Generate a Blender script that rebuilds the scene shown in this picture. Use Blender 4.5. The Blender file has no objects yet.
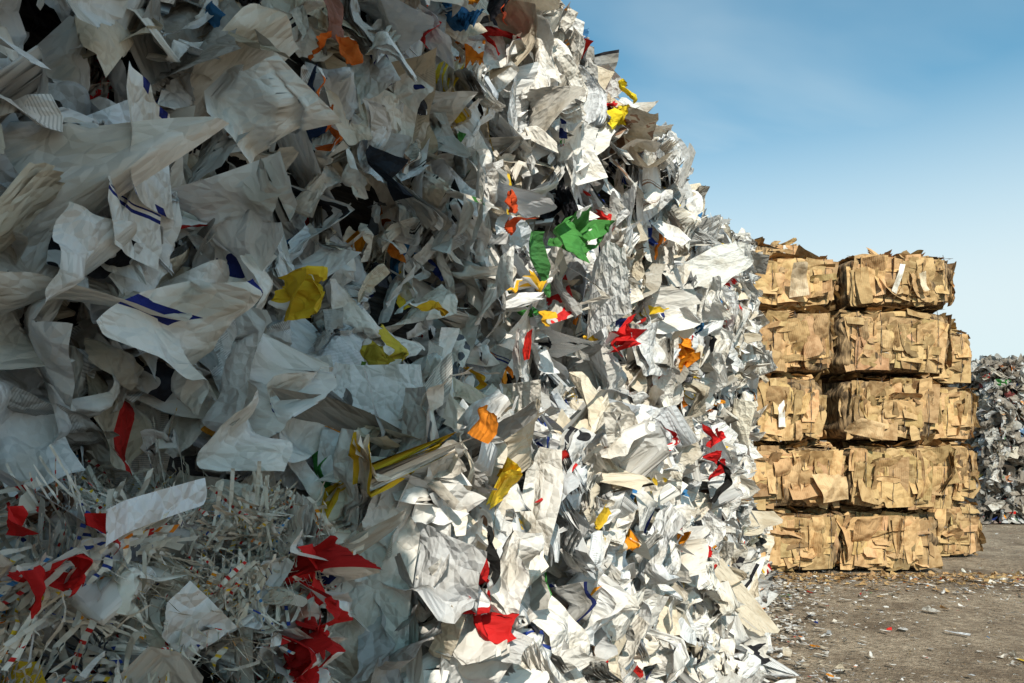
import bpy, math, numpy as np
rng = np.random.default_rng(11)
scene = bpy.context.scene
R = math.radians

# ------------------------------------------------------------------ materials
def new_mat(name):
    m = bpy.data.materials.new(name); m.use_nodes = True
    nt = m.node_tree
    for n in list(nt.nodes): nt.nodes.remove(n)
    return m, nt
def N_(nt, t, **kw):
    n = nt.nodes.new(t)
    for k, v in kw.items():
        if k.startswith('i_'):
            key = k[2:]
            key = int(key) if key.isdigit() else key.replace('_', ' ')
            n.inputs[key].default_value = v
        else: setattr(n, k, v)
    return n
def math_(nt, op, a, b=None, c=None, clamp=False):
    n = nt.nodes.new('ShaderNodeMath'); n.operation = op; n.use_clamp = clamp
    for i, v in enumerate((a, b, c)):
        if v is None: continue
        if isinstance(v, (int, float)): n.inputs[i].default_value = v
        else: nt.links.new(v, n.inputs[i])
    return n.outputs[0]
def mix_(nt, f, a, b, blend='MIX'):
    n = nt.nodes.new('ShaderNodeMix'); n.data_type = 'RGBA'; n.blend_type = blend
    for i, v in ((0, f), (6, a), (7, b)):
        if isinstance(v, (int, float)): n.inputs[i].default_value = v
        elif isinstance(v, tuple): n.inputs[i].default_value = v
        else: nt.links.new(v, n.inputs[i])
    return n.outputs[2]

def paper_material(name, kraft=False):
    m, nt = new_mat(name); L = nt.links
    col = N_(nt, 'ShaderNodeAttribute', attribute_name='Col')
    uv = N_(nt, 'ShaderNodeAttribute', attribute_name='puv')
    c = col.outputs['Color']
    g = N_(nt, 'ShaderNodeTexNoise'); g.inputs['Scale'].default_value = 11.0; g.inputs['Detail'].default_value = 2
    L.new(uv.outputs['Vector'], g.inputs['Vector'])
    if not kraft:
        prt = N_(nt, 'ShaderNodeAttribute', attribute_name='Prt')
        sty = N_(nt, 'ShaderNodeAttribute', attribute_name='sty')
        sep = N_(nt, 'ShaderNodeSeparateXYZ'); L.new(uv.outputs['Vector'], sep.inputs[0])
        u, v = sep.outputs[0], sep.outputs[1]
        st = sty.outputs['Fac']
        def is_(k): return math_(nt, 'COMPARE', st, float(k), 0.3)
        ln = math_(nt, 'LESS_THAN', math_(nt, 'FRACT', math_(nt, 'MULTIPLY', v, 230.0)), 0.42)
        tx = math_(nt, 'MULTIPLY', ln, math_(nt, 'GREATER_THAN', g.outputs['Fac'], 0.49))
        tx = math_(nt, 'MULTIPLY', math_(nt, 'MULTIPLY', tx, is_(1)), 0.4)
        fr = math_(nt, 'FRACT', math_(nt, 'MULTIPLY', v, 7.0))
        s1 = math_(nt, 'LESS_THAN', fr, 0.05)
        s2 = math_(nt, 'COMPARE', fr, 0.11, 0.012)
        s3 = math_(nt, 'MULTIPLY', math_(nt, 'ADD', s1, s2, clamp=True), is_(2))
        blk = math_(nt, 'MULTIPLY', math_(nt, 'GREATER_THAN', math_(nt, 'FRACT', math_(nt, 'MULTIPLY', u, 6.3)), 0.62), is_(3))
        dsh = math_(nt, 'MULTIPLY', math_(nt, 'GREATER_THAN', math_(nt, 'FRACT', math_(nt, 'MULTIPLY', v, 60.0)), 0.7), is_(4))
        wd = math_(nt, 'LESS_THAN', math_(nt, 'FRACT', math_(nt, 'ADD', math_(nt, 'MULTIPLY', u, 7.0), math_(nt, 'MULTIPLY', v, 5.0))), 0.25)
        wd = math_(nt, 'MULTIPLY', wd, math_(nt, 'GREATER_THAN', math_(nt, 'FRACT', math_(nt, 'MULTIPLY', v, 4.1)), 0.7))
        wd = math_(nt, 'MULTIPLY', wd, is_(5))
        pat = math_(nt, 'MULTIPLY', math_(nt, 'GREATER_THAN', g.outputs['Fac'], 0.545), is_(6))
        fac = math_(nt, 'ADD', math_(nt, 'ADD', math_(nt, 'ADD', tx, pat), s3), math_(nt, 'ADD', blk, math_(nt, 'ADD', dsh, wd)), clamp=True)
        c = mix_(nt, fac, c, prt.outputs['Color'])
    gr = N_(nt, 'ShaderNodeValToRGB'); gr.color_ramp.elements[0].position = .33; gr.color_ramp.elements[1].position = .52
    gr.color_ramp.elements[0].color = (.80, .76, .70, 1); gr.color_ramp.elements[1].color = (1, 1, 1, 1)
    if kraft: gr.color_ramp.elements[0].color = (.68, .62, .56, 1)
    L.new(g.outputs['Fac'], gr.inputs[0])
    c = mix_(nt, 1.0, c, gr.outputs[0], 'MULTIPLY')
    hs = []
    for sc, amp in (((15., .025), (46., .0055)) if not kraft else ((9., .018),)):
        vo = N_(nt, 'ShaderNodeTexVoronoi'); vo.voronoi_dimensions = '2D'; vo.feature = 'DISTANCE_TO_EDGE'; vo.inputs['Scale'].default_value = sc
        if sc < 30:
            wv = mix_(nt, 0.04, uv.outputs['Vector'], g.outputs['Color']); L.new(wv, vo.inputs['Vector'])
        else: L.new(uv.outputs['Vector'], vo.inputs['Vector'])
        hs.append(math_(nt, 'MULTIPLY', vo.outputs['Distance'], amp))
    h = hs[0] if len(hs) == 1 else math_(nt, 'ADD', hs[0], hs[1])
    if kraft:
        sep = N_(nt, 'ShaderNodeSeparateXYZ'); L.new(uv.outputs['Vector'], sep.inputs[0])
        h = math_(nt, 'ADD', h, math_(nt, 'MULTIPLY', math_(nt, 'SINE', math_(nt, 'MULTIPLY', sep.outputs[0], 300.0)), .0008))
    bp = N_(nt, 'ShaderNodeBump'); bp.inputs['Strength'].default_value = 1.0; bp.inputs['Distance'].default_value = 1.0
    L.new(h, bp.inputs['Height'])
    p = N_(nt, 'ShaderNodeBsdfPrincipled'); p.inputs['Roughness'].default_value = .75
    p.inputs['Specular IOR Level'].default_value = .15
    L.new(c, p.inputs['Base Color']); L.new(bp.outputs[0], p.inputs['Normal'])
    out = N_(nt, 'ShaderNodeOutputMaterial')
    if kraft: L.new(p.outputs[0], out.inputs[0])
    else:
        t = N_(nt, 'ShaderNodeBsdfTranslucent'); L.new(c, t.inputs[0])
        ms = N_(nt, 'ShaderNodeMixShader'); ms.inputs[0].default_value = .13
        L.new(p.outputs[0], ms.inputs[1]); L.new(t.outputs[0], ms.inputs[2]); L.new(ms.outputs[0], out.inputs[0])
    return m

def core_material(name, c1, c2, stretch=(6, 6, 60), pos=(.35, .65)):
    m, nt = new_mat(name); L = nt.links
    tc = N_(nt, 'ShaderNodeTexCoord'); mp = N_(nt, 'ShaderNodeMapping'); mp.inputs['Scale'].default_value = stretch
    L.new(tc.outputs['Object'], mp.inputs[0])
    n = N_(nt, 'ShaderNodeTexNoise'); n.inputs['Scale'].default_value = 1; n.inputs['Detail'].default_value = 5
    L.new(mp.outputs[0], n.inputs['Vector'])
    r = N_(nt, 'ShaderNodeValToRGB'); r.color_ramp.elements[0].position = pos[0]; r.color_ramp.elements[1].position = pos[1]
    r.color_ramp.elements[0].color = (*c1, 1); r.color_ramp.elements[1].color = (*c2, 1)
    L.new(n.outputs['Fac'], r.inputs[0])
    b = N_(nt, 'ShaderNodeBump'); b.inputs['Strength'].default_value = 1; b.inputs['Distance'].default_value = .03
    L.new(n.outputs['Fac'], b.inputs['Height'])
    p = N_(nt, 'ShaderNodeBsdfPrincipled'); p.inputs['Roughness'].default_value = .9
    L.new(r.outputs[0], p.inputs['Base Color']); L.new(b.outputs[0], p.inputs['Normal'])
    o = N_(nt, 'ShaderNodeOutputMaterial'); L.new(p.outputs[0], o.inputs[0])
    return m

M_paper = paper_material('waste_paper')
M_kraft = paper_material('corrugated_cardboard', kraft=True)
M_core = core_material('paper_core_gap_shade', (.010, .010, .012), (.07, .068, .065))  # near-black colour paints the shade of gaps between sheets into the core
M_kcore = core_material('cardboard_core', (.06, .036, .017), (.38, .25, .13), (22, 22, 5), (.38, .62))
mw, nt = new_mat('baling_wire')
p = N_(nt, 'ShaderNodeBsdfPrincipled', i_Metallic=.9, i_Roughness=.5); p.inputs['Base Color'].default_value = (.12, .1, .09, 1)
o = N_(nt, 'ShaderNodeOutputMaterial'); nt.links.new(p.outputs[0], o.inputs[0]); M_wire = mw

# ------------------------------------------------------------------ mesh accumulator
class Acc:
    def __init__(s): s.v=[]; s.f=[]; s.mi=[]; s.col=[]; s.prt=[]; s.sty=[]; s.uv=[]; s.n=0
    def add(s, v, f, mi, col=None, prt=None, sty=None, uv=None):
        n = len(v); s.v.append(v); s.f.append(f + s.n); s.mi.append(np.full(len(f), mi, np.int32)); s.n += n
        s.col.append(np.full((n, 3), .5) if col is None else col)
        s.prt.append(np.full((n, 3), .1) if prt is None else prt)
        s.sty.append(np.zeros(n) if sty is None else sty)
        s.uv.append(v.copy() if uv is None else uv)
    def build(s, name, mats):
        v = np.concatenate(s.v).astype(np.float32); f = np.concatenate(s.f).astype(np.int32)
        org = v.mean(0); v = v - org
        me = bpy.data.meshes.new(name)
        me.vertices.add(len(v)); me.vertices.foreach_set('co', v.ravel())
        me.loops.add(f.size); me.loops.foreach_set('vertex_index', f.ravel())
        me.polygons.add(len(f))
        me.polygons.foreach_set('loop_start', np.arange(len(f), dtype=np.int32) * 4)
        me.polygons.foreach_set('material_index', np.concatenate(s.mi))
        me.update(calc_edges=True); me.shade_smooth()
        for nm, arr in (('Col', s.col), ('Prt', s.prt), ('puv', s.uv)):
            a = me.attributes.new(nm, 'FLOAT_VECTOR', 'POINT'); a.data.foreach_set('vector', np.concatenate(arr).astype(np.float32).ravel())
        a = me.attributes.new('sty', 'FLOAT', 'POINT'); a.data.foreach_set('value', np.concatenate(s.sty).astype(np.float32))
        for m in mats: me.materials.append(m)
        ob = bpy.data.objects.new(name, me); ob.location = org
        scene.collection.objects.link(ob); return ob
def sheets(acc, P, T, U, Nn, w, h, mu, mv, crumple, curl, fold, alpha, yaw, pitch, col, prt, sty, mi=0, bundle=None, jag=.5):
    n = len(P)
    K = 5; K2 = 4
    g = np.arange(n) if bundle is None else bundle
    J = 0 if bundle is None else 1
    th = rng.uniform(0, math.pi, (n, K))[g]; ck = rng.uniform(-.4, .4, (n, K))[g] + J*rng.normal(0, .03, (n, K))
    Ak = rng.normal(0, 1, (n, K))[g] * crumple[:, None] * (1+J*rng.normal(0, .15, (n, K)))
    th2 = rng.uniform(0, math.pi, (n, K2))[g]; lam = rng.uniform(.3, .8, (n, K2))[g]; ph2 = rng.uniform(0, 1, (n, K2))[g]; A2 = rng.uniform(.15, .6, (n, K2))[g]*crumple[:, None]
    gt = rng.uniform(0, 6.28, (n, K2))[g]; gl = rng.uniform(2, 6, (n, K2))[g]
    phi = rng.normal(0, .6, n)[g]; psi = rng.uniform(-math.pi, math.pi, (n, 2))[g]
    cf = rng.uniform(-.1, .3, (n, 2))[g] + J*rng.normal(0, .03, (n, 2)); tc = rng.uniform(0, 2*math.pi, (n, 3))[g] + J*rng.normal(0, .15, (n, 3)); dc = rng.uniform(.38, .9, (n, 3))[g]
    sd = rng.uniform(0, 50, (n, 2))
    a = np.linspace(-.5, .5, mu); b = np.linspace(-.5, .5, mv)
    A, B = np.meshgrid(a, b); A = A.ravel()[None]; B = B.ravel()[None]
    X = A * w[:, None]; Y = B * h[:, None]
    X = X * (1 + .2 * B * rng.normal(0, jag, n)[:, None])
    sz = np.sqrt(w*h)
    for k in range(3):
        c_, s_ = np.cos(tc[:, k])[:, None], np.sin(tc[:, k])[:, None]
        half = .5 * (abs(c_) * w[:, None] + abs(s_) * h[:, None])
        tt = -X*s_ + Y*c_
        pr = X*c_ + Y*s_ - (dc[:, k][:, None] + .25) * half - sz[:, None]*(.04*np.sin(tt/sz[:, None]*13+sd[:, :1])+.025*np.sin(tt/sz[:, None]*31+sd[:, 1:]))*jag
        ex = np.maximum(pr, 0); X = X - ex*c_; Y = Y - ex*s_
    uv = np.stack([X + sd[:, :1], Y + sd[:, 1:], np.zeros_like(X) + sd[:, :1]], -1)
    Z = np.zeros_like(X)
    S1 = sz[:, None]
    for k in range(K):
        d_ = X*np.cos(th[:, k])[:, None] + Y*np.sin(th[:, k])[:, None] - ck[:, k][:, None]*S1
        Z += Ak[:, k][:, None] * np.sqrt(d_*d_ + (.03*S1)**2)
    for k in range(K2):
        c_, s_ = np.cos(th2[:, k])[:, None], np.sin(th2[:, k])[:, None]
        p_ = (X*c_ + Y*s_)/(lam[:, k][:, None]*S1) + ph2[:, k][:, None]
        tri = np.abs((p_ % 1)*2-1)
        gate = .5 + .5*np.sin((-X*s_+Y*c_)/S1*gl[:, k][:, None] + gt[:, k][:, None])
        Z += A2[:, k][:, None]*lam[:, k][:, None]*S1*tri*gate
    Z -= Z.mean(1, keepdims=True)
    sh = 1 - .12*np.minimum(np.abs(Ak).sum(1), 2)[:, None]
    X = X*sh
    cp, sp = np.cos(phi)[:, None], np.sin(phi)[:, None]
    t = X*cp + Y*sp; q = -X*sp + Y*cp; kk = np.where(np.abs(curl) < .05, .05, curl)[:, None]
    lim = np.clip(kk*t, -2.8, 2.8)
    t2 = (1/kk - Z)*np.sin(lim); z2 = (1/kk) - (1/kk - Z)*np.cos(lim)
    X = t2*cp - q*sp; Y = t2*sp + q*cp; Z = z2
    for j in range(2):
        cp, sp = np.cos(psi[:, j])[:, None], np.sin(psi[:, j])[:, None]
        c0 = cf[:, j][:, None]*S1
        pz = X*cp + Y*sp - c0; q = -X*sp + Y*cp
        al = (fold*(1 if j == 0 else -.6))[:, None]; m_ = pz > 0
        z2 = np.where(m_, Z*np.cos(al)+pz*np.sin(al), Z)
        p2 = np.where(m_, pz*np.cos(al) - Z*np.sin(al), pz) + c0
        X = p2*cp - q*sp; Y = p2*sp + q*cp; Z = z2
    cy, sy = np.cos(yaw)[:, None], np.sin(yaw)[:, None]
    E1 = T*cy + Nn*sy; E3 = Nn*cy - T*sy; E2 = U
    c_, s_ = np.cos(pitch)[:, None], np.sin(pitch)[:, None]
    E2n = E2*c_ + E3*s_; E3 = E3*c_ - E2*s_; E2 = E2n
    c_, s_ = np.cos(alpha)[:, None], np.sin(alpha)[:, None]
    F1 = E1*c_ + E2*s_; F2 = E2*c_ - E1*s_
    V = P[:, None, :] + X[..., None]*F1[:, None, :] + Y[..., None]*F2[:, None, :] + Z[..., None]*E3[:, None, :]
    V[..., 2] = np.maximum(V[..., 2], .012 + .01*rng.random(n)[:, None])
    i = np.arange((mv-1)*(mu-1)); r_, c2 = i//(mu-1), i % (mu-1)
    q0 = r_*mu + c2; qd = np.stack([q0, q0+1, q0+mu+1, q0+mu], -1)
    F = (qd[None] + (np.arange(n)*mu*mv)[:, None, None]).reshape(-1, 4)
    rep = mu*mv
    acc.add(V.reshape(-1, 3), F, mi, np.repeat(col, rep, 0), np.repeat(prt, rep, 0), np.repeat(sty, rep), uv.reshape(-1, 3))

# palettes -------------------------------------------------------------
ACC = np.array([(.55,.025,.02),(.60,.03,.025),(.62,.03,.03),(.78,.22,.02),(.80,.30,.02),(.82,.55,.04),(.80,.52,.04),(.03,.06,.28),(.02,.03,.14),(.05,.20,.45),
                (.06,.25,.06),(.02,.02,.025),(.02,.02,.025),(.03,.03,.035),(.04,.04,.05),(.04,.04,.05),(.30,.18,.12),(.2,.2,.22),(.12,.13,.15)])
def palette(n, kind):
    g = rng.uniform(.66, .87, n)
    d = rng.random(n) < .20
    g = np.where(d, rng.uniform(.30, .6, n), g)
    warm = rng.normal(.022, .03, n)
    col = np.stack([g*(1+warm), g, g*(1-warm*1.5)], -1)
    q = rng.random(n)
    frac = {'big': .07, 'flake': .13, 'shred': .08, 'mixed': .2, 'kraft': 0, 'litter': .08}[kind]
    idx = rng.integers(0, len(ACC), n)
    small = np.ones(n)
    if kind == 'kraft':
        v = rng.uniform(.72, 1.18, n)[:, None]
        col = np.array([(.55, .36, .178)])*v*(1+rng.normal(0, .03, (n, 3)))
        wq = q < .010; col[wq] = (.7, .68, .64)
        dq = (q > .90); col[dq] = col[dq]*.55
    else:
        a = q < frac; col[a] = ACC[idx[a]] * rng.uniform(.7, 1.15, (a.sum(), 1)); small = np.where(a, .55, 1.)
        bq = (q > frac) & (q < frac+.08); col[bq] = np.array([(.68, .60, .48)])*rng.uniform(.7, 1.1, (bq.sum(), 1))
        if kind == 'mixed':
            kq = (q > .55); col[kq] = np.array([(.40, .33, .26)])*rng.uniform(.6, 1.1, (kq.sum(), 1))
            col = col*.62+.10
    prt = ACC[rng.integers(0, len(ACC), n)]
    s = rng.random(n); sty = np.zeros(n)
    if kind != 'kraft':
        sty = np.select([s < .10, s < .12, s < .14, s < .20], [1, 2, 3, 6], 0).astype(float)
        txt = sty == 1; prt = np.where(txt[:, None], .15, prt)
        ac = small < 1
        sty = np.where(ac, np.where(rng.random(n) < .5, 6, 0), sty); prt = np.where(ac[:, None], .75, prt)
    else: prt = np.tile([(.08, .05, .04)], (n, 1))
    return np.clip(col, 0.01, .88), prt, sty, small

# dens, w, h, mu, mv, crumple, curl, foldP, yawS, edgeP, pitchS, alphaS, (o0,o1), bundleP
def layers(kind, lod):
    k = {0: 1.0, 1: .75, 2: .55}[lod]
    def r(a): return max(3, int(round(a*k)))
    if kind == 'big':
        return [(95, (.13, .27), (.15, .32), r(20), r(22), .58, 1.5, .65, .5, .10, .35, .9, (-.13, .04), .15),
                (140, (.05, .14), (.10, .22), r(13), r(15), .58, 3, .7, .6, .30, .45, .9, (-.14, .04), .35),
                (80, (.02, .06), (.08, .20), 5, r(12), .45, 6, .6, .8, .3, .6, .9, (-.12, .04), .5)]
    if kind == 'flake':
        f = 1.1 if lod == 0 else 1.35
        return [(54/f, (.12*f, .27*f), (.18*f, .38*f), r(15), r(18), .50, 1.5, .6, .4, .15, .3, .35, (-.12, .035), .3),
                (120/f, (.05*f, .14*f), (.14*f, .30*f), r(10), r(15), .52, 3, .65, .5, .45, .3, .32, (-.13, .05), .8),
                (200/f, (.02*f, .06*f), (.12*f, .28*f), 5, r(14), .50, 5, .6, .6, .50, .4, .40, (-.12, .065), .7)]
    if kind == 'shred':
        return [(90, (.10, .20), (.12, .22), r(18), r(18), .55, 2, .7, .5, .1, .5, 1.6, (-.09, .01), .1),
                (210, (.03, .09), (.05, .15), r(12), r(12), .58, 5, .7, .7, .25, .6, 1.6, (-.09, .04), .3),
                (3800, (.003, .008), (.05, .17), 3, 15, .45, 22, .5, .9, .2, .8, .6, (-.04, .035), 1.8)]
    if kind == 'kraft':
        return [(28, (.2, .5), (.3, .62), r(16), r(18), .15, .8, .2, .10, .0, .10, .10, (-.05, .0), .0),
                (44, (.06, .22), (.25, .58), r(12), r(14), .22, 1.5, .25, .22, .12, .12, .10, (-.06, .012), .3),
                (28, (.25, .5), (.04, .10), r(14), 5, .2, 1, .3, .15, .0, .5, .08, (-.04, .02), .3)]
    if kind == 'mixed':
        return [(60, (.15, .35), (.15, .35), r(12), r(12), .5, 3, .6, .5, .15, .4, .8, (-.08, .04), .1),
                (100, (.09, .2), (.12, .3), r(8), r(9), .5, 5, .6, .7, .3, .4, .8, (-.08, .05), .2)]

def field(P, k):
    x, y, z = P[:, 0], P[:, 1], P[:, 2]
    return (np.sin(2.9*x+2.1*y+3.7*z+k) + np.sin(-3.3*x+4.1*y+5.9*z*(1+.1*k)+2*k) + .7*np.sin(7.7*x-5.1*y-8.3*z+3*k))/1.6

def cover(acc, O, a, b, n, la, lb, kind, lod, dens, edge=.06):
    kr = kind == 'kraft'
    for (D, wr, hr, mu, mv, cr, cu, fp, ys, ep, ps, als, orr, bp) in layers(kind, lod):
        cnt = int(D*dens*la*lb)
        if cnt < 1: continue
        par = []
        while len(par) < cnt:
            i = len(par); r = int(rng.integers(4, 14)) if rng.random() < bp/4 else 1
            par += [i]*r
        par = np.array(par[:cnt]); off = np.arange(cnt) - par
        n_ = cnt
        w = rng.uniform(*wr, n_)[par]; h = rng.uniform(*hr, n_)[par]
        if kr:
            ma = np.clip(w/2/la, 0, .49); mb = np.clip(h/2/lb, 0, .49)
            sa = ma + rng.random(n_)[par]*(1-2*ma); sb = mb + rng.random(n_)[par]*(1-2*mb)
        else:
            sa = rng.uniform(-.01, 1.01, n_)[par]; sb = rng.uniform(-.01, 1.01, n_)[par]
        m = np.maximum(np.abs(sa*2-1), np.abs(sb*2-1))
        o = rng.uniform(orr[0], orr[1], n_)[par] - edge*m**7
        P = O + a*(sa*la)[:, None] + b*(sb*lb)[:, None] + n*o[:, None]
        if not kr: P = P + n*(field(P, 7.7)*.035 + field(P*2.3, 3.1)*.025)[:, None]
        Pp = P[par]
        fa = field(Pp, 0)*(.05 if kr else .4); fy = field(Pp, 1.7)*(.08 if kr else .6)
        al = fa + rng.normal(0, als, n_)[par] + rng.normal(0, .05, n_)
        eo = (rng.random(n_) < ep)
        yw = np.where(eo, np.sign(field(Pp, 4.))*rng.uniform(.9, 1.4, n_), fy + rng.normal(0, ys, n_)*.7)[par] + rng.normal(0, .04, n_)
        pt = rng.normal(-.15 if not kr else 0, ps, n_)[par] + rng.normal(0, .04, n_)
        nn = n*np.cos(yw)[:, None] - a*np.sin(yw)[:, None]
        shr = kind == 'shred' and wr[1] < .01
        if shr:
            P = P + a*rng.normal(0, .02, n_)[:, None] + n*rng.normal(0, .012, n_)[:, None] + b*rng.normal(0, .02, n_)[:, None]; al = al + rng.normal(0, .25, n_)
        else: P = P + nn*(off*rng.uniform(.003, .008, n_)[par])[:, None] + rng.normal(0, .003, (n_, 3))
        crm = cr*rng.uniform(.3, 1.4, n_)[par]; cur = rng.normal(0, cu, n_)[par] + (rng.normal(0, 8, n_) if shr else 0)
        fo = np.where(rng.random(n_) < fp, rng.uniform(-2.6, 2.6, n_), 0)[par]
        if kr: fo = fo*.3
        col, prt, sty, small = palette(n_, kind)
        if shr:
            q = rng.random(n_) < .05
            col = np.where(q[:, None], col*.9, np.array([(.78, .73, .64)])*rng.uniform(.75, 1.12, (n_, 1))); sty = np.where(rng.random(n_) < .22, 4., 0.)
            prt = ACC[rng.integers(0, 10, n_)]
        else:
            w = w*small[par]; h = h*small[par]
        same = rng.random(n_) < .92
        col = np.where(same[:, None] | (small[par] < 1)[:, None] | (small < 1)[:, None], col[par], col)
        if not shr: prt = prt[par]; sty = sty[par]
        one = np.ones((n_, 1))
        sheets(acc, P, one*a, one*b, one*n, w, h, mu, mv, crm, cur, fo, al, yw, pt, np.clip(col, .01, .88), prt, sty, 0, par)

def core(acc, O, T, U, Nn, sx, sz, sy, inset, mi, g=14, amp=.03, pleat=0.):
    c = O + T*sx/2 + U*sz/2 - Nn*sy/2
    hx, hz, hy = sx/2-inset*.5, sz/2-inset*.3, sy/2-inset
    A, B = np.meshgrid(np.linspace(-1, 1, g), np.linspace(-1, 1, g)); A = A.ravel(); B = B.ravel(); One = np.ones_like(A)
    sd = rng.uniform(0, 6.28, 4)
    for ax in range(3):
        for s in (-1, 1):
            q = [None]*3; q[ax] = One*s; q[(ax+1) % 3] = A*s; q[(ax+2) % 3] = B
            x, y, z = q
            k = lambda a_, b_: 1 - .06*(a_**8 + b_**8)
            X = x*k(y, z); Y = y*k(x, z); Z = z*k(x, y)
            V = c + T*(X*hx)[:, None] + Nn*(Y*hy)[:, None] + U*(Z*hz)[:, None]
            V = V + amp*np.stack([np.sin(V[:, 2]*17+V[:, 1]*9), np.sin(V[:, 0]*13+V[:, 2]*19), np.sin(V[:, 0]*11+V[:, 1]*15)*.5], -1)
            if pleat:
                u_ = X*hx; v_ = Z*hz
                pl = np.abs(np.sin(u_*21+sd[0]+1.2*np.sin(v_*7+sd[1]))) + .7*np.abs(np.sin(u_*47+sd[2]+np.sin(v_*11+sd[3])*1.5)) + .5*np.sin(v_*31+u_*9+sd[1])
                bulge = np.cos(z*1.4)*.02
                V = V + Nn*(np.sign(y)*(pleat*pl+bulge)*(abs(y) > .5))[:, None] + T*(np.sign(x)*pleat*pl*(abs(x) > .98))[:, None]
            V[:, 2] = np.maximum(V[:, 2], .004)
            i = np.arange((g-1)**2); r_, c2 = i//(g-1), i % (g-1); q0 = r_*g+c2
            acc.add(V, np.stack([q0, q0+1, q0+g+1, q0+g], -1), mi)

def face_of(O, T, U, Nn, sx, sz, sy, which):
    if which == 'front': return O, T, U, Nn, sx, sz
    if which == 'right': return O+T*sx, -Nn, U, T, sy, sz
    if which == 'left': return O-Nn*sy, Nn, U, -T, sy, sz
    if which == 'top': return O+U*sz, T, -Nn, U, sx, sy
    if which == 'back': return O+T*sx-Nn*sy, -T, U, -Nn, sx, sz

def bale(name, O, T, U, Nn, sx, sz, sy, faces, kind, lod, dens=1.0, wires=0, edge=.06):
    acc = Acc(); kraft = kind == 'kraft'
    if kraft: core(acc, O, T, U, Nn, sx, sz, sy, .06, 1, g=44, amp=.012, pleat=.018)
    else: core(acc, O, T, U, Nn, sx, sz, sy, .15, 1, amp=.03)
    for fc in faces:
        fr = 1.0
        if isinstance(fc, tuple): fc, fr = fc
        o, a, b, n, la, lb = face_of(O, T, U, Nn, sx, sz, sy, fc)
        if fc == 'right' and fr < 1: la = sy*fr
        if fc == 'left' and fr < 1: o = o + a*sy*(1-fr); la = sy*fr
        if fc == 'top' and fr < 1: lb = sy*fr
        cover(acc, o, a, b, n, la, lb, kind, lod, dens, edge)
    for w in range(wires):
        x = (w+.6)/(wires+.2)*sx + rng.normal(0, .02)
        pts = []
        for t in np.linspace(0, 1, 9):
            pts.append(O + T*(x+rng.normal(0, .004)) + U*(t*sz*.98+.01) + Nn*(.03 - .04*abs(2*t-1)**4))
        pts = np.array(pts); r = .003
        for k in range(8):
            p0, p1 = pts[k], pts[k+1]
            vs = [p0-T*r, p0+T*r, p1+T*r, p1-T*r]; vs2 = [v_+Nn*r for v_ in vs]
            V = np.array(vs+vs2)
            acc.add(V, np.array([[0,1,5,4],[1,2,6,5],[2,3,7,6],[3,0,4,7],[4,5,6,7],[0,3,2,1]]), 2)
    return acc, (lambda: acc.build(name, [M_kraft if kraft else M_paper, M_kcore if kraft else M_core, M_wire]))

UP = np.array([0, 0, 1.0])
D = np.array([.464, .886, 0]); NW = np.array([.886, -.464, 0]); P0 = np.array([-1.555, 0, 0.])
def W(s, o, h): return P0 + D*s + NW*o + UP*h

# ------------------------------------------------------------------ tall waste paper wall
def special(acc, s, o, h, w, hh, col, alpha=0, yaw=-.5, pitch=0., crumple=.3, curl=1.5, fold=0, sty=0, prt=(.1, .1, .1), m=30):
    P = W(s, o, h)[None]
    A = lambda x: np.array([x], float)
    sheets(acc, P, D[None], UP[None], NW[None], A(w), A(hh), m, m, A(crumple), A(curl), A(fold), A(alpha), A(yaw), A(pitch),
           np.array([col], float), np.array([prt], float), A(sty), 0, None, .4)

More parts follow.
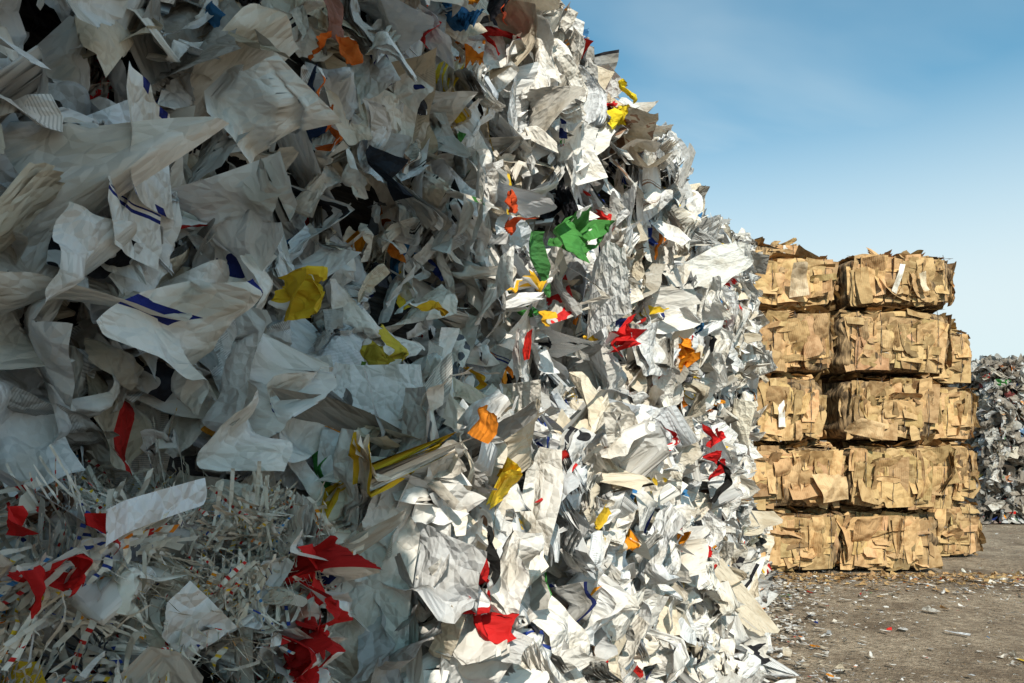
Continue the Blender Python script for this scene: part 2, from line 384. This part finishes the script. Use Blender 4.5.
WHT = (.84, .83, .80); CW = (.76, .76, .75)
RED = (.62, .02, .02)
NAVY = (.02, .03, .2)
SPEC = [ # s, o, h, w, h, col, kw
 (1.60,.16,2.13,.27,.20,WHT,dict(sty=5,prt=NAVY,alpha=.05,crumple=.18)),
 (1.58,.15,2.00,.24,.14,WHT,dict(sty=2,prt=NAVY,crumple=.18)),
 (1.84,.13,2.06,.24,.20,CW,dict(crumple=.55,alpha=.4,fold=.8)),
 (1.95,.12,2.34,.20,.2,WHT,dict(crumple=.55,alpha=-.4,fold=-.9)),
 (1.90,.13,1.93,.06,.18,WHT,dict(alpha=.5)),
 (2.37,.13,2.33,.13,.12,(.015,.02,.03),dict(crumple=.4)),
 (2.2,.07,2.72,.13,.18,(.28,.13,.1),dict(crumple=.4)),
 (2.12,.08,2.42,.1,.2,(.015,.03,.08),dict(crumple=.5)),
 (3.40,.10,2.30,.06,.26,(.06,.20,.06),dict(crumple=.5,alpha=.3)),
 (3.70,.26,2.25,.42,.34,(.82,.83,.84),dict(crumple=.04,curl=.5,alpha=-.15,yaw=-.75)),
 (3.12,.18,1.94,.12,.11,(.70,.03,.02),dict(crumple=.1,yaw=-.7)),
 (3.12,.14,1.90,.16,.20,WHT,dict(crumple=.1,yaw=-.7)),
 (2.11,.58,1.64,.13,.07,(.85,.28,.03),dict(crumple=.3,alpha=.3)),
 (2.25,.17,1.70,.04,.2,(.15,.28,.05),dict(crumple=.4,alpha=.2)),
 (1.24,.42,1.50,.06,.035,RED,dict(crumple=.6)),
 (1.40,.44,1.50,.34,.045,(.80,.83,.87),dict(crumple=.05,curl=1.2,alpha=.1)),
 (2.17,.56,1.26,.07,.06,WHT,dict(crumple=.3,sty=6,prt=RED)),
 (2.2,.54,1.33,.06,.14,(.02,.02,.02),dict(crumple=.4)),
 (3.03,.12,3.16,.26,.10,(.015,.015,.02),dict(crumple=.3,alpha=.2)),
 (2.82,.15,2.38,.20,.27,(.66,.65,.62),dict(crumple=.15,yaw=-.7)),
 (2.95,.17,2.17,.19,.16,WHT,dict(crumple=.1,yaw=-.7,alpha=-.2)),
 (4.35,.15,2.75,.22,.32,CW,dict(crumple=.2,yaw=-.7)),
 (4.2,.17,2.34,.2,.10,WHT,dict(crumple=.15,sty=2,prt=(.03,.1,.4),yaw=-.7)),
 (6.35,.14,2.90,.36,.40,(.70,.70,.68),dict(crumple=.4,yaw=-.8,alpha=.4)),
 (6.2,.14,2.62,.38,.30,WHT,dict(crumple=.4,yaw=-.8)),
 (6.5,.14,2.3,.3,.3,WHT,dict(crumple=.4,yaw=-.8,alpha=.6)),
 (7.5,.1,1.75,.34,.42,(.70,.65,.55),dict(crumple=.3,yaw=-.8,alpha=.2)),
 (2.16,.16,1.42,.22,.20,(.82,.83,.85),dict(crumple=.08,alpha=-.6)),
 (2.02,.22,1.36,.24,.18,(.80,.80,.82),dict(crumple=.08,alpha=.7)),
 (2.24,.20,1.50,.18,.18,(.82,.83,.85),dict(crumple=.08,alpha=.2)),
 (1.65,.20,1.78,.22,.22,WHT,dict(crumple=.5,sty=5,prt=NAVY,alpha=.7,fold=.7)),
 (1.82,.22,1.72,.22,.24,CW,dict(crumple=.5,alpha=-.4,fold=-.6)),
 (1.92,.22,1.66,.20,.20,WHT,dict(crumple=.5,alpha=.3,sty=2,prt=NAVY,fold=.6)),
 (1.74,.26,1.62,.20,.16,WHT,dict(crumple=.55,alpha=1.0,fold=.6)),
 (1.45,.16,1.82,.20,.24,CW,dict(crumple=.55,alpha=-.2,fold=.8)),
 (1.33,.10,2.35,.08,.4,CW,dict(crumple=.3,alpha=.1)),
 (1.55,.12,2.42,.20,.16,CW,dict(crumple=.5,alpha=.2,fold=-.7)),
 (5.1,.46,1.36,.12,.25,(.02,.02,.02),dict(crumple=.5)),
]
def cluster(n, s, o, h, ds, dh, w0, w1, col, stp=.3):
    for _ in range(n):
        SPEC.append((s+rng.normal(0, ds), o+rng.uniform(-.03, .03), h+rng.normal(0, dh), rng.uniform(w0, w1), rng.uniform(w0, w1)*1.3,
                     tuple(np.array(col)*rng.uniform(.7, 1.1)), dict(crumple=rng.uniform(.5, .8), alpha=rng.normal(0, .7), fold=rng.uniform(-1.2, 1.2),
                     yaw=rng.normal(-.5, .3), curl=rng.normal(0, 3), m=16, sty=6 if rng.random() < stp else 0, prt=(.78, .76, .74))))
cluster(12, 1.72, .46, 1.28, .022, .085, .04, .085, RED)
cluster(4, 1.28, .44, 1.42, .03, .03, .03, .05, RED)
cluster(5, 1.60, .46, 1.12, .08, .04, .02, .05, RED)
cluster(4, 2.00, .15, 1.96, .03, .05, .05, .10, (.80, .55, .04))
cluster(5, 2.15, .09, 2.52, .03, .09, .05, .09, (.7, .15, .02))
cluster(4, 3.56, .18, 2.43, .05, .03, .08, .14, (.07, .26, .06), .1)
cluster(4, 4.16, .18, 2.11, .06, .03, .06, .12, RED)
cluster(5, 5.30, .20, 2.10, .05, .08, .08, .15, (.85, .30, .02), .1)
cluster(3, 4.22, .15, 3.25, .05, .08, .08, .15, (.85, .65, .03), .1)
cluster(3, 2.27, .17, 1.83, .02, .02, .04, .07, (.5, .4, .05))
cluster(4, 2.15, .56, 1.23, .02, .04, .04, .07, RED)
cluster(4, 5.0, .44, 1.5, .05, .1, .06, .11, RED)
cluster(3, 5.6, .16, 1.95, .1, .1, .06, .12, (.82, .55, .03))
cluster(3, 1.86, .10, 1.63, .03, .02, .05, .08, (.75, .35, .05))
cluster(4, 4.4, .42, 1.1, .2, .2, .06, .12, RED)
cluster(5, 3.0, .14, 2.8, .5, .3, .04, .09, (.75, .1, .03))
cluster(6, 3.3, .12, 2.0, .4, .2, .04, .09, (.8, .45, .03))
jobs = []
def wall_bale(s0, s1, h0, h1, o, kind, lod, faces, dens=1.0, depth=1.2, edge=.09):
    acc, b = bale('added_shading_bale', W(s0, o, h0), D, UP, NW, s1-s0, h1-h0, depth+o, faces, kind, lod, dens, 0, edge)
    jobs.append((s0, s1, h0, h1, o, acc, b))
ups = [-4.2, -3.0, -1.7, -.4, .9, 2.10, 3.4, 4.6, 5.8, 7.0, 8.15, 9.2]
hts = [3.8, 3.8, 3.8, 3.8, 3.8, 3.80, 3.58, 3.44, 3.48, 3.55, 3.66]
for i in range(len(ups)-1):
    s0, s1 = ups[i], ups[i+1]
    vis = s1 > .8
    for r in range(3):
        hr = (hts[i]-1.5)/3
        h0 = 1.5 + r*hr; h1 = h0 + hr
        o = rng.normal(0, .05) - (.08 if s0 > 5.5 else 0)
        kind = 'big' if s1 < 2.3 else 'flake'
        lod = 0 if s1 < 3.5 else (1 if s1 < 6 else 2)
        dens = 1.0 if vis else .25
        faces = ['front']
        if r == 2: faces.append(('top', .5))
        if i == len(ups)-2: faces.append('right')
        wall_bale(s0, s1-.06, h0, h1-.01, o, kind, lod if vis else 2, faces, dens, edge=.14 if s1 < 3.5 else .10)
lows = [(-2.0, -.65, .38, (.76, 1.5), 'flake'), (-.65, .6, .38, (.76, 1.5), 'flake'), (.6, 1.83, .38, (.76, 1.46), 'shred'), (1.83, 2.06, .08, (.7, 1.4), 'flake'),
        (2.06, 3.35, .47, (.8, 1.64), 'flake'), (3.4, 4.6, .34, (.76, 1.56), 'flake'), (4.6, 5.8, .32, (.8, 1.52), 'flake'),
        (5.8, 7.0, .16, (.76, 1.5), 'flake'), (7.0, 8.15, .02, (.76, 1.5), 'flake'), (8.15, 9.2, -.08, (.76, 1.5), 'flake')]
for (s0, s1, o, (ha, hb), kind) in lows:
    for r, (h0, h1) in enumerate(((0.0, ha), (ha, hb))):
        lod = 0 if s1 < 3.5 else (1 if s1 < 6 else 2)
        vis = s1 > .7
        k2 = kind if not (kind == 'shred' and r == 0) else 'flake'
        faces = ['front', ('right', .4)]
        if r == 1: faces += [('top', .4), ('left', .35)]
        wall_bale(s0, s1-.02, h0, h1, o + (.05 if r == 0 else 0)+rng.normal(0, .015), k2, lod if vis else 2, faces, 1.0 if vis else .25, edge=.07)
for sp in SPEC:
    s, o, h, w, hh, col, kw = sp
    best = min(jobs, key=lambda j: (max(j[0]-s, 0, s-j[1]) + max(j[2]-h, 0, h-j[3]) + .01*abs(j[4]-o)))
    special(best[5], s, o, h, w, hh, col, **kw)
for j in jobs: j[6]()
# unseen taller stack behind the camera, added to shade the wall's left part
for c in range(2):
    for k in range(8):
        acc, b = bale('added_shading_bale', np.array([-2.78+c*1.28+rng.normal(0, .06), -1.7, k*.79]), np.array([1., 0, 0]), UP, np.array([0, -1., 0]), 1.24, .77, 1.3, ['front', 'right', 'back'], 'flake', 2, .25)
        b()

acc = Acc()
for (s0, s1, o0, o1, h1) in ((3.2, 5.0, .34, .60, .55), (4.6, 6.6, .26, .48, .5), (6.4, 8.8, .0, .18, .4)):
    a = D; lb = math.hypot(o1-o0, h1); b = (UP*h1 - NW*(o1-o0))/lb; n = np.cross(a, b)
    cover(acc, W(s0, o1, 0), a, b, n, s1-s0, lb, 'flake', 1, .8)
acc.build('loose_paper_pile', [M_paper])

# ------------------------------------------------------------------ cardboard bale stack
X_ = np.array([1.0, 0, 0])
def rot(a): return np.array([math.cos(a), math.sin(a), 0]), np.array([math.sin(a), -math.cos(a), 0])
def kbale(x, y, z, sx, sz, sy, ang=0, faces=('front', 'right', 'top'), lod=1, kind='kraft', name='cardboard_bale', wires=4, dens=1.0):
    T, Nn = rot(ang)
    acc, b = bale(name, np.array([x, y, z]), T, UP, Nn, sx, sz, sy, faces, kind, lod, dens, wires)
    return acc, b
def extra(acc, x, y, z, w, h, col, alpha=0.):
    A = lambda v: np.array([v], float)
    sheets(acc, np.array([[x, y, z]]), X_[None], UP[None], np.array([[0, -1., 0]]), A(w), A(h), 12, 16, A(.2), A(.8), A(.3), A(alpha), A(.1), A(-.05), np.array([col], float), np.array([[.1, .1, .1]]), A(0))
rows = [(0, .73, 3.97), (.77, .76, 4.02), (1.58, .76, 3.94), (2.39, .75, 3.90), (3.18, .62, 4.00)]
for k, (z, hh, seam) in enumerate(rows):
    re = [5.22, 5.28, 5.14, 5.24, 5.30][k]
    acc, b = kbale(2.62, 8.86 + rng.normal(0, .06), z, seam-2.62-(.05 if k != 2 else .2), hh, 1.2, rng.normal(0, .015), faces=('front', 'right', ('top', .6)))
    if k == 2: extra(acc, 3.17, 8.74, 2.02, .10, .55, (.80, .79, .76), .05)
    if k == 4: extra(acc, 3.4, 8.76, 3.5, .22, .4, (.66, .52, .36), .1)
    b()
    acc, b = kbale(seam, 8.82 + rng.normal(0, .06), z, re-seam, hh, 1.2, rng.normal(.01, .02))
    if k == 4: extra(acc, 4.55, 8.70, 3.5, .06, .35, (.72, .70, .64), -.3); extra(acc, 4.85, 8.70, 3.45, .08, .3, (.66, .55, .40), .2)
    if k == 2: extra(acc, 4.12, 8.62, 1.74, .45, .20, (.62, .43, .24), -.25)
    if k == 1: extra(acc, 3.75, 8.66, 1.05, .42, .35, (.62, .43, .24), .15)
    b()
for k in range(4):
    z = k*.785
    kbale(3.9, 10.12, z, 1.2, .74, 1.2, 0, faces=('front',), lod=2, dens=.5)[1]()
    kbale(5.14, 10.05+rng.normal(0, .03), z, 1.25+rng.normal(0, .04)-(.12 if k == 3 else 0), .75, 1.2, rng.normal(0, .02), lod=2)[1]()
for k in range(6):
    kbale(3.3, 11.9, k*.80, 1.42, .77, 1.2, 0, faces=('front', 'top', 'right') if k > 3 else ('front',), lod=2, dens=.6)[1]()
for c in range(5):
    for k in range(4):
        kbale(9.0 + c*1.3, 13.9+rng.normal(0, .06), k*.775, 1.26, .755+(rng.normal(0, .04) if k == 3 else 0), 1.2, rng.normal(0, .02),
              faces=('front', 'left', 'top'), lod=2, kind='mixed', name='mixed_paper_bale', wires=0, dens=.9)[1]()

# ------------------------------------------------------------------ ground
def axis(lo, hi, step, far):
    a = list(np.arange(lo, hi+1e-6, step)); d = step; x = hi
    while x < far: d *= 1.5; x += d; a.append(x)
    d = step; x = lo
    while x > -far: d *= 1.5; x -= d; a.insert(0, x)
    return np.array(a)
gx, gy = axis(0, 11, .06, 900), axis(2, 16, .06, 900)
GX, GY = np.meshgrid(gx, gy); gxr, gyr = GX.ravel(), GY.ravel()
near = np.exp(-((gxr-4)/14)**2-((gyr-7)/14)**2)
gz = (-.014 + .014*np.sin(gxr*1.7+gyr*.9)*np.sin(gyr*1.3-.6*gxr) + .008*np.sin(gxr*7+gyr*3)*np.sin(gyr*8-2*gxr) + .004*np.sin(gxr*19+gyr*5)*np.sin(gyr*23-9*gxr))*near
mu, mv = len(gx), len(gy); i = np.arange((mu-1)*(mv-1)); r_, c_ = i//(mu-1), i % (mu-1); q0 = r_*mu+c_
acc = Acc(); acc.add(np.stack([gxr, gyr, gz], -1), np.stack([q0, q0+1, q0+mu+1, q0+mu], -1), 0)
m, nt = new_mat('packed_dirt'); L = nt.links
geo = N_(nt, 'ShaderNodeNewGeometry')
def noise(s, d=6, rough=.6):
    n = N_(nt, 'ShaderNodeTexNoise'); n.inputs['Scale'].default_value = s; n.inputs['Detail'].default_value = d; n.inputs['Roughness'].default_value = rough
    L.new(geo.outputs['Position'], n.inputs['Vector']); return n.outputs['Fac']
r1 = N_(nt, 'ShaderNodeValToRGB'); e = r1.color_ramp.elements; e[0].position = .38; e[1].position = .60
e[0].color = (.22, .165, .115, 1); e[1].color = (.46, .38, .29, 1)
L.new(noise(1.3, 8, .68), r1.inputs[0])
r2 = N_(nt, 'ShaderNodeValToRGB'); e = r2.color_ramp.elements; e[0].position = .35; e[1].position = .62
e[0].color = (.42, .39, .35, 1); e[1].color = (1.15, 1.13, 1.1, 1)
L.new(noise(16, 8, .78), r2.inputs[0])
c = mix_(nt, 1.0, r1.outputs[0], r2.outputs[0], 'MULTIPLY')
b = N_(nt, 'ShaderNodeBump'); b.inputs['Strength'].default_value = .9; b.inputs['Distance'].default_value = .06
L.new(math_(nt, 'ADD', noise(6, 6, .7), noise(40, 3, .7)), b.inputs['Height'])
p = N_(nt, 'ShaderNodeBsdfPrincipled', i_Roughness=.95); L.new(c, p.inputs['Base Color']); L.new(b.outputs[0], p.inputs['Normal'])
o = N_(nt, 'ShaderNodeOutputMaterial'); L.new(p.outputs[0], o.inputs[0])
acc.build('ground', [m])

acc = Acc()
def litter(n, px, py, smin, smax, kind='litter', br=.85):
    P = np.stack([px, py, rng.uniform(.012, .02, n)], -1)
    col, prt, sty, _ = palette(n, kind); col = col*br
    one = np.ones((n, 1))
    w = rng.uniform(smin, smax, n)*rng.uniform(.3, 1, n); h = rng.uniform(smin, smax, n)*1.5
    sheets(acc, P, one*X_, one*np.array([0, 1.0, 0]), one*UP, w, h, 6, 7, rng.uniform(.05, .35, n), rng.normal(0, 5, n),
           np.where(rng.random(n) < .4, rng.uniform(0, 2.5, n), 0), rng.uniform(0, 6.28, n), rng.normal(0, .12, n), rng.normal(0, .12, n), col, prt, sty)
n = 1500; s = rng.uniform(2.5, 9.4, n); oo = .5 + rng.exponential(.3, n) - .05*s
q = P0 + D*s[:, None] + NW*oo[:, None]; litter(n, q[:, 0], q[:, 1], .015, .07)
n = 900; litter(n, rng.uniform(1.5, 9.5, n), rng.uniform(4.3, 13.5, n), .008, .035)
n = 700; litter(n, rng.uniform(3, 6.6, n), 8.72-rng.exponential(.3, n), .02, .09, 'kraft')
n = 300; litter(n, rng.uniform(3, 6.6, n), 8.6-rng.exponential(.5, n), .015, .06)
n = 45; litter(n, rng.uniform(1.6, 7, n), rng.uniform(4.4, 9, n), .05, .14)
n = 1100; x0 = rng.uniform(2, 6.5, 50); y0 = rng.uniform(4.6, 8.6, 50); k = rng.integers(0, 50, n)
litter(n, x0[k]+rng.normal(0, .2, n), y0[k]+rng.normal(0, .15, n), .006, .026, 'litter', .7)
n = 1200; litter(n, rng.uniform(1.6, 8, n), rng.uniform(4.4, 10, n), .006, .02, 'kraft', .45)
acc.build('paper_litter', [M_paper])

# ------------------------------------------------------------------ sun, sky
to_sun = np.array([0., -.80, .58]); to_sun /= np.linalg.norm(to_sun)
el = math.asin(to_sun[2]); az = math.atan2(to_sun[0], to_sun[1])
sun = bpy.data.lights.new('sun', 'SUN'); sun.energy = 5.0; sun.angle = R(.5); sun.color = (1, .93, .80)
so = bpy.data.objects.new('sun', sun); scene.collection.objects.link(so)
from mathutils import Vector
so.rotation_euler = Vector(to_sun).to_track_quat('Z', 'Y').to_euler(); so.location = (0, -5, 12)
w = bpy.data.worlds.new('World'); scene.world = w; w.use_nodes = True; nt = w.node_tree; L = nt.links
for n in list(nt.nodes): nt.nodes.remove(n)
sky = N_(nt, 'ShaderNodeTexSky', sky_type='NISHITA', sun_disc=False); sky.sun_elevation = el; sky.sun_rotation = az
sky.air_density = 1.0; sky.dust_density = 1.0; sky.ozone_density = 1.5
tc = N_(nt, 'ShaderNodeTexCoord'); sp = N_(nt, 'ShaderNodeSeparateXYZ'); L.new(tc.outputs['Generated'], sp.inputs[0])
zz = math_(nt, 'ADD', math_(nt, 'MAXIMUM', sp.outputs[2], 0.0), .22)
cb = N_(nt, 'ShaderNodeCombineXYZ'); L.new(math_(nt, 'DIVIDE', sp.outputs[0], zz), cb.inputs[0]); L.new(math_(nt, 'DIVIDE', sp.outputs[1], zz), cb.inputs[1])
mp = N_(nt, 'ShaderNodeMapping'); mp.inputs['Rotation'].default_value = (0, 0, .6); mp.inputs['Scale'].default_value = (.55, 1.1, 1); mp.inputs['Location'].default_value = (.3, .5, 0)
L.new(cb.outputs[0], mp.inputs[0])
cn = N_(nt, 'ShaderNodeTexNoise'); cn.inputs['Scale'].default_value = 1.0; cn.inputs['Detail'].default_value = 6; cn.inputs['Roughness'].default_value = .5; cn.inputs['Distortion'].default_value = .5
L.new(mp.outputs[0], cn.inputs['Vector'])
cr = N_(nt, 'ShaderNodeMapRange'); cr.inputs['From Min'].default_value = .35; cr.inputs['From Max'].default_value = .85; cr.interpolation_type = 'SMOOTHSTEP'
L.new(cn.outputs['Fac'], cr.inputs['Value'])
hz = N_(nt, 'ShaderNodeMapRange'); hz.inputs['From Min'].default_value = .50; hz.inputs['From Max'].default_value = .14; hz.interpolation_type = 'SMOOTHSTEP'
L.new(sp.outputs[2], hz.inputs['Value'])
zenith_fill = N_(nt, 'ShaderNodeMapRange'); zenith_fill.inputs['From Min'].default_value = .60; zenith_fill.inputs['From Max'].default_value = .85; zenith_fill.interpolation_type = 'SMOOTHSTEP'
L.new(sp.outputs[2], zenith_fill.inputs['Value'])
haze = math_(nt, 'MULTIPLY', hz.outputs[0], .92)
cl = math_(nt, 'MAXIMUM', haze, math_(nt, 'MULTIPLY', cr.outputs[0], .7))
skyc = mix_(nt, 1.0, sky.outputs[0], (.30, 1.42, 1.55, 1), 'MULTIPLY')
mixc = mix_(nt, cl, skyc, (8.4, 9.5, 9.7, 1))
mixc = mix_(nt, math_(nt, 'MULTIPLY', zenith_fill.outputs[0], .85), mixc, (6.6, 6.3, 6.0, 1))  # pale veil overhead, out of view, added for brighter neutral fill light
bg = N_(nt, 'ShaderNodeBackground'); bg.inputs[1].default_value = .095; L.new(mixc, bg.inputs[0])
ow = N_(nt, 'ShaderNodeOutputWorld'); L.new(bg.outputs[0], ow.inputs[0])

# ------------------------------------------------------------------ camera
cam = bpy.data.cameras.new('camera'); cam.sensor_width = 36; cam.lens = 26.0; cam.shift_y = 98/1024
cam.clip_start = .05; cam.clip_end = 3000
co = bpy.data.objects.new('camera', cam); co.location = (0, 0, 1.6); co.rotation_euler = (R(90), 0, 0)
scene.collection.objects.link(co); scene.camera = co
scene.view_settings.view_transform = 'Standard'; scene.view_settings.look = 'None'; scene.view_settings.exposure = 0
